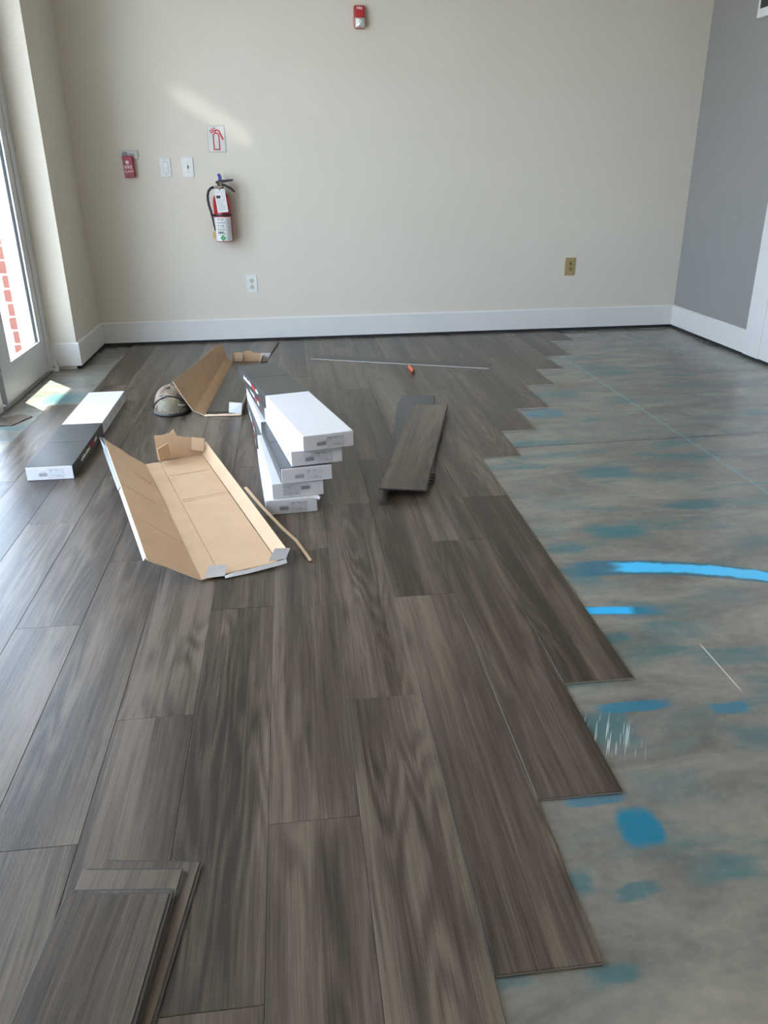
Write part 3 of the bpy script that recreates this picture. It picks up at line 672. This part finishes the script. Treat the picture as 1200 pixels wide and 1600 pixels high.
# ------------------------------------------------------------------ things on the back wall
def plate(t_, w_, h_, mat, th=.006, name='plate'):
    return MB().box((-w_/2, -th, -h_/2), (w_/2, 0, h_/2), 0, .0025).build(name, mat, t_)
def wall_thing(name, label, cat, x, z, group=None): return thing(name, label, cat, (x, YB, z), 0, group)
def screw(t_, x, z, y=-.0065, mat=STEEL): MB().lathe([(.0005, -.0012), (.0032, -.001), (.0036, .001)], (x, y, z), 10, 0, 'y').build('screw', mat, t_)
s = wall_thing('light_switch', 'white rocker light switch next to the red fire alarm', 'switch', -.806, 1.2095)
plate(s, .072, .120, WPL); MB().box((-.018, -.008, -.036), (.018, -.005, .036)).build('rocker_frame', GPL, s)
MB().add([(-.0165, -.008, -.034), (.0165, -.008, -.034), (.0165, -.0125, 0), (-.0165, -.0125, 0), (.0165, -.008, .034), (-.0165, -.008, .034)], [(0, 1, 2, 3), (3, 2, 4, 5), (0, 3, 5), (1, 4, 2)]).build('rocker', WPL, s)
screw(s, 0, .048); screw(s, 0, -.048)
s = wall_thing('light_switch', 'white toggle light switch below left of the extinguisher sign', 'switch', -.654, 1.2095)
plate(s, .077, .130, WPL); MB().box((-.006, -.0068, -.013), (.006, -.005, .013)).build('slot', GPL, s)
MB().add([(-.004, -.006, -.004), (.004, -.006, -.004), (.004, -.006, .008), (-.004, -.006, .008), (-.0035, -.020, .006), (.0035, -.020, .006), (.0035, -.020, .013), (-.0035, -.020, .013)], [(0, 1, 5, 4), (1, 2, 6, 5), (2, 3, 7, 6), (3, 0, 4, 7), (4, 5, 6, 7)]).build('toggle', pm('tan_plastic', (.45, .42, .36), .4), s)
screw(s, 0, .03); screw(s, 0, -.03)
s = wall_thing('power_outlet', 'white duplex power outlet below the fire extinguisher', 'outlet', -.2745, .415)
plate(s, .077, .128, WPL)
for sz in (.022, -.022):
    rc = MB().prism([(.016*math.cos(a)*1.05, sz+.0165*math.sin(a)) for a in [2*math.pi*i/20 for i in range(20)]], -.0085, -.005).build('receptacle', pm('ivory_plastic', (.60, .56, .45), .4), s)
    MB().box((-.0075, -.0092, sz-.002), (-.0052, -.008, sz+.009)).box((.0052, -.0092, sz-.002), (.0075, -.008, sz+.007)).box((-.002, -.0092, sz-.011), (.002, -.008, sz-.006)).build('slots', INK, rc)
screw(s, 0, 0)
s = wall_thing('wall_plate', 'tan metal jack plate with two dark sockets low on the right', 'plate', 2.148, .479)
plate(s, .080, .130, BRASS)
for sz in (.022, -.018):
    MB().lathe([(.001, -.0105), (.0045, -.0105), (.009, -.0085), (.009, -.004)], (0, 0, sz), 16, 0, 'y').build('jack', BRASS, s)
    MB().lathe([(.0005, -.0115), (.006, -.0112), (.006, -.009)], (0, 0, sz), 14, 0, 'y').build('socket', INK, s)
screw(s, 0, .048); screw(s, 0, -.048)
# fire extinguisher sign
s = wall_thing('safety_sign', 'clear sign with a red fire extinguisher symbol above the extinguisher', 'sign', -.442, 1.385)
plate(s, .121, .168, pm('clear_sign_plastic', (.60, .60, .57), .25), .003, 'backing'); MB().box((-.055, -.0036, -.078), (.055, -.0028, .078)).build('face', pm('sign_face', (.70, .69, .66), .35), s)
y0, y1 = -.0052, -.0034; rr = pm('sign_red', (.60, .03, .05), .45)
def strip(pts, w_, closed=False):
    mb = MB(); n = len(pts); seg = range(n if closed else n-1)
    for i in seg:
        p, q_ = Vector(pts[i]), Vector(pts[(i+1) % n]); d_ = (q_-p).normalized(); nn = Vector((-d_.y, d_.x))*w_/2; p = p-d_*w_*.4; q_ = q_+d_*w_*.4
        mb.prism([tuple(p+nn), tuple(p-nn), tuple(q_-nn), tuple(q_+nn)], y0-.00002*i, y1)
    return mb
body = [(-.020, -.066), (.018, -.066), (.018, .020)]+[(-.001+.019*math.cos(a), .020+.016*math.sin(a)) for a in [math.pi*i/8 for i in range(1, 8)]]+[(-.020, .020)]
strip(body, .0075, True).build('cylinder_symbol', rr, s)
strip([(-.004, .040), (-.004, .052), (.012, .056), (.022, .050)], .007).build('valve_symbol', rr, s)
MB().prism([(.016, .050), (.026, .052), (.050, -.002), (.040, -.008)], y0, y1).build('hose_symbol', rr, s)
MB().prism([(-.044, .052), (-.020, .060), (.004, .055), (.004, .048), (-.020, .053), (-.040, .046)], y0, y1).prism([(-.038, .040), (-.016, .050), (-.004, .046), (-.016, .043), (-.034, .033)], y0, y1).prism([(-.040, .066), (-.010, .070), (.008, .062), (-.010, .064)], y0, y1).build('handle_symbol', rr, s)
# manual call point hanging off its back plate
s = wall_thing('fire_alarm_pull', 'red fire alarm pull station hanging off a white back plate', 'fire alarm', -1.05, 1.235)
MB().box((-.060, -.010, .028), (.070, 0, .086), 0, .003).build('back_plate', pm('aged_plastic', (.58, .57, .53), .4), s)
MB().lathe([(.001, -.0125), (.020, -.0120), (.021, -.009)], (-.018, 0, .056), 20, 0, 'y').box((.008, -.0125, .042), (.044, -.009, .064), 0, .001).build('mounting_holes', GPL, s)
h = MB().box((-.032, -.030, -.088), (.036, .022, .048), 0, .005).build('housing', REDP, s, (0, -.022, 0)); h.rotation_euler = (0, R(-2.5), 0)
MB().lathe([(.001, -.006), (.010, -.005), (.012, 0)], (-.001, -.031, .008), 18, 0, 'y').build('lock', BRIGHT, h)
lettering('fire_lettering', 'FIRE', .030, BRIGHT, h, (.002, -.0308, -.022)); lettering('alarm_lettering', 'ALARM', .019, BRIGHT, h, (.002, -.0308, -.049))
MB().box((-.010, -.0315, -.076), (.014, -.030, -.068)).build('arrow_mark', pm('dark_red', (.12, .01, .015), .4), h)
# horn strobe high on the wall
s = wall_thing('fire_strobe', 'red wall-mounted fire strobe with a clear lens at the top of the wall', 'strobe', .562, 2.106)
MB().box((-.038, -.038, -.066), (.038, 0, .067), 0, .012).build('housing', RED, s)
lettering('fire_lettering', 'FIRE', .021, BRIGHT, s, (.0, -.0386, .049))
V = []; Fc = []
nu, nv = 14, 8
for j in range(nv+1):
    a = math.pi*j/nv
    for i in range(nu+1):
        bt = math.pi*i/nu
        V.append((.034*math.cos(a)*1.0, -.036-.030*math.sin(a)*math.sin(bt)**.5, -.034+.029*-math.cos(bt)))
for j in range(nv):
    for i in range(nu): Fc.append((j*(nu+1)+i, j*(nu+1)+i+1, (j+1)*(nu+1)+i+1, (j+1)*(nu+1)+i))
MB().add(V, Fc, 0, True).build('lens', LENS, s)

# fire extinguisher
E_ = thing('fire_extinguisher', 'red fire extinguisher with black hose and white tag hung on the cream wall', 'fire extinguisher', (-.437, 6.005, .722))
RB = .062
MB().lathe([(.001, .006), (.050, .004), (.058, .0), (RB, .004), (RB, .262), (.060, .280), (.053, .297), (.042, .310), (.030, .320), (.021, .325), (.020, .338), (.001, .338)], (0, 0, 0), 36).build('cylinder', RED, E_)
MB().lathe([(.018, .332), (.020, .334), (.020, .350), (.024, .352), (.024, .362), (.015, .365), (.015, .392), (.001, .394)], (0, 0, 0), 20).build('valve', pm('brassy_steel', (.45, .36, .30), .35, .05, 10, 0, .8), E_)
MB().prism([(-.030, .380), (.012, .384), (.088, .396), (.090, .408), (.010, .404), (-.028, .397)], -.012, .012).build('top_lever', RUB, E_)
MB().prism([(-.020, .368), (.020, .366), (.068, .338), (.092, .320), (.098, .330), (.076, .354), (.024, .380), (-.020, .382)], -.010, .010).build('carry_handle', RUB, E_)
MB().box((-.010, -.009, .398), (.012, .009, .430), 0, .003).lathe([(.001, 0), (.009, .001), (.012, .008), (.010, .018), (.001, .02)], (-.004, 0, .424), 14).build('safety_pin_tag', BLUEP, E_)
MB().lathe([(.004, -.055), (.009, -.053), (.009, -.036), (.006, -.018)], (.014-.014, -.004, .358), 14, 0, 'x').build('hose_coupling', STEEL, E_)
hp = [(-.046, -.006, .358), (-.066, -.008, .352), (-.084, -.010, .334), (-.092, -.012, .306), (-.093, -.014, .276), (-.089, -.018, .246), (-.083, -.022, .220), (-.076, -.026, .196), (-.073, -.027, .176)]
MB().tube(hp, .0088, 12).build('hose', RUB, E_)
MB().tube([(-.073, -.027, .180), (-.071, -.027, .165), (-.067, -.026, .12), (-.060, -.024, .075)], [.010, .007, .0055, .0045], 10).build('nozzle', RUB, E_)
MB().lathe([(RB+.0006, .170), (RB+.0014, .171), (RB+.0014, .182), (RB+.0006, .183)], (0, 0, 0), 36).build('strap', RUB, E_)
MB().box((-.074, -.032, .168), (-.058, -.018, .184), 0, .002).build('hose_clip', RUB, E_)
lb = MB().lathe([(RB+.0005, .006), (RB+.0005, .164)], (0, 0, 0), 24, 0, 'z', R(-158), R(-32)).build('instruction_label', PAPER, E_, fix=False)
def wrap(mb, a0, a1, z0, z1, mi=0, r=RB+.0011):
    n = max(1, int(abs(a1-a0)/8)); mb.lathe([(r, z0), (r, z1)], (0, 0, 0), n, mi, 'z', R(a0), R(a1))
mb = MB(); rn = random.Random(4)
for k, z in enumerate((.150, .141, .127, .119, .106, .098, .084, .076, .055, .046)):
    a = -128
    while a < -82:
        wd = rn.uniform(5, 13); wrap(mb, a, min(a+wd, -80), z, z+(.005 if k % 2 == 0 else .003)); a += wd+rn.uniform(2, 6)
for a in (-126, -114, -102): wrap(mb, a, a+9, .060, .070)
mb.build('label_print', INK, lb, fix=False)['kind'] = 'stuff'
mb = MB()
for k in range(14): wrap(mb, -70, -40, .012+k*.0105, .012+k*.0105+.006)
mb.build('fine_print', LINK, lb, fix=False)['kind'] = 'stuff'
mb = MB(); z_ = .027
V = [(math.cos(R(a))*(RB+.0014), math.sin(R(a))*(RB+.0014), z) for a, z in ((-97, z_+.021), (-78, z_), (-97, z_-.021), (-116, z_))]
mb.add(V, [(0, 1, 2, 3)]).build('green_diamond', GREEN, lb)
MB().box((-.003, -.0655, z_-.006), (.003-.0085, -.0645, z_+.006)).build('diamond_mark', PAPER, lb)
tg = MB().prism([(-.026, .196), (.046, .196), (.042, .338), (.034, .346), (-.026, .346), (-.032, .338)], -.0675, -.0665).build('inspection_tag', PAPER, E_)
tg.rotation_euler = (0, R(-3), 0); tg.location = (.008, 0, 0)
MB().box((-.022, -.0682, .288), (.006, -.0674, .306)).build('tag_mark', INK, tg)
mb = MB(); rn = random.Random(6)
for k in range(9):
    z = .278-k*.0085; mb.box((-.018, -.0681, z), (rn.uniform(.02, .038), -.0674, z+.0045))
for x, z in ((-.012, .326), (.018, .330), (.014, .316), (.012, .300), (.022, .290)): mb.box((x, -.0681, z), (x+.014, -.0674, z+.005))
mb.build('tag_print', LINK, tg)['kind'] = 'stuff'; MB().lathe([(.0005, -.0685), (.004, -.0683), (.004, -.067)], (.008, 0, .340), 12, 0, 'y').build('tag_hole', INK, tg)
MB().tube([(-.006, -.0670, .340), (-.006, -.045, .352), (-.004, -.022, .356)], .0012, 6).build('tag_string', RUB, E_)
MB().box((-.058, .040, .02), (.058, .080, .045)).box((-.02, .055, .02), (.02, .080, .33)).build('wall_bracket', RUB, E_)
MB().box((-.080, -.004, .022), (-.0625, .0, .066)).build('yellow_tag', YEL, E_)

# sign / thermostat plate at the upper right corner on the grey wall
s = thing('wall_sign', 'white wall plate with black marking at the upper right corner', 'sign', (XR, 5.30, 2.09), R(-90))
MB().box((-.155, -.020, -.070), (.155, 0, .14), 0, .004).build('plate', WPL, s)
MB().box((-.127, -.0212, -.020), (.127, -.019, .115)).build('marking', INK, s)

# unseen ceiling panels above the frame, added for warm fill light
EM, t, b = newmat('fill_diffuser'); b.inputs['Emission Color'].default_value = (1, .86, .70, 1); b.inputs['Emission Strength'].default_value = 3.6; b.inputs['Base Color'].default_value = (.8, .8, .8, 1)
nz = N(t, 'ShaderNodeTexNoise', Scale=60.0); t.links.new(nz.outputs['Fac'], b.inputs['Roughness'])
for i, (x, y) in enumerate(((2.0, 1.7), (.3, 1.7), (1.1, -.7))):
    c_ = thing('ceiling_fill_light', ('added flush ceiling fill panel nearest the grey wall', 'added flush ceiling fill panel nearest the glass front', 'added flush ceiling fill panel furthest from the cream wall')[i], 'light', (x, y, ZC), 0, 'added ceiling fill lights')
    MB().box((-.62, -.32, -.02), (.62, -.29, 0)).box((-.62, .29, -.02), (.62, .32, 0)).box((-.62, -.29, -.02), (-.59, .29, 0)).box((.59, -.29, -.02), (.62, .29, 0)).build('frame', WHITE, c_)
    MB().box((-.59, -.29, -.014), (.59, .29, -.006)).build('diffuser', EM, c_)
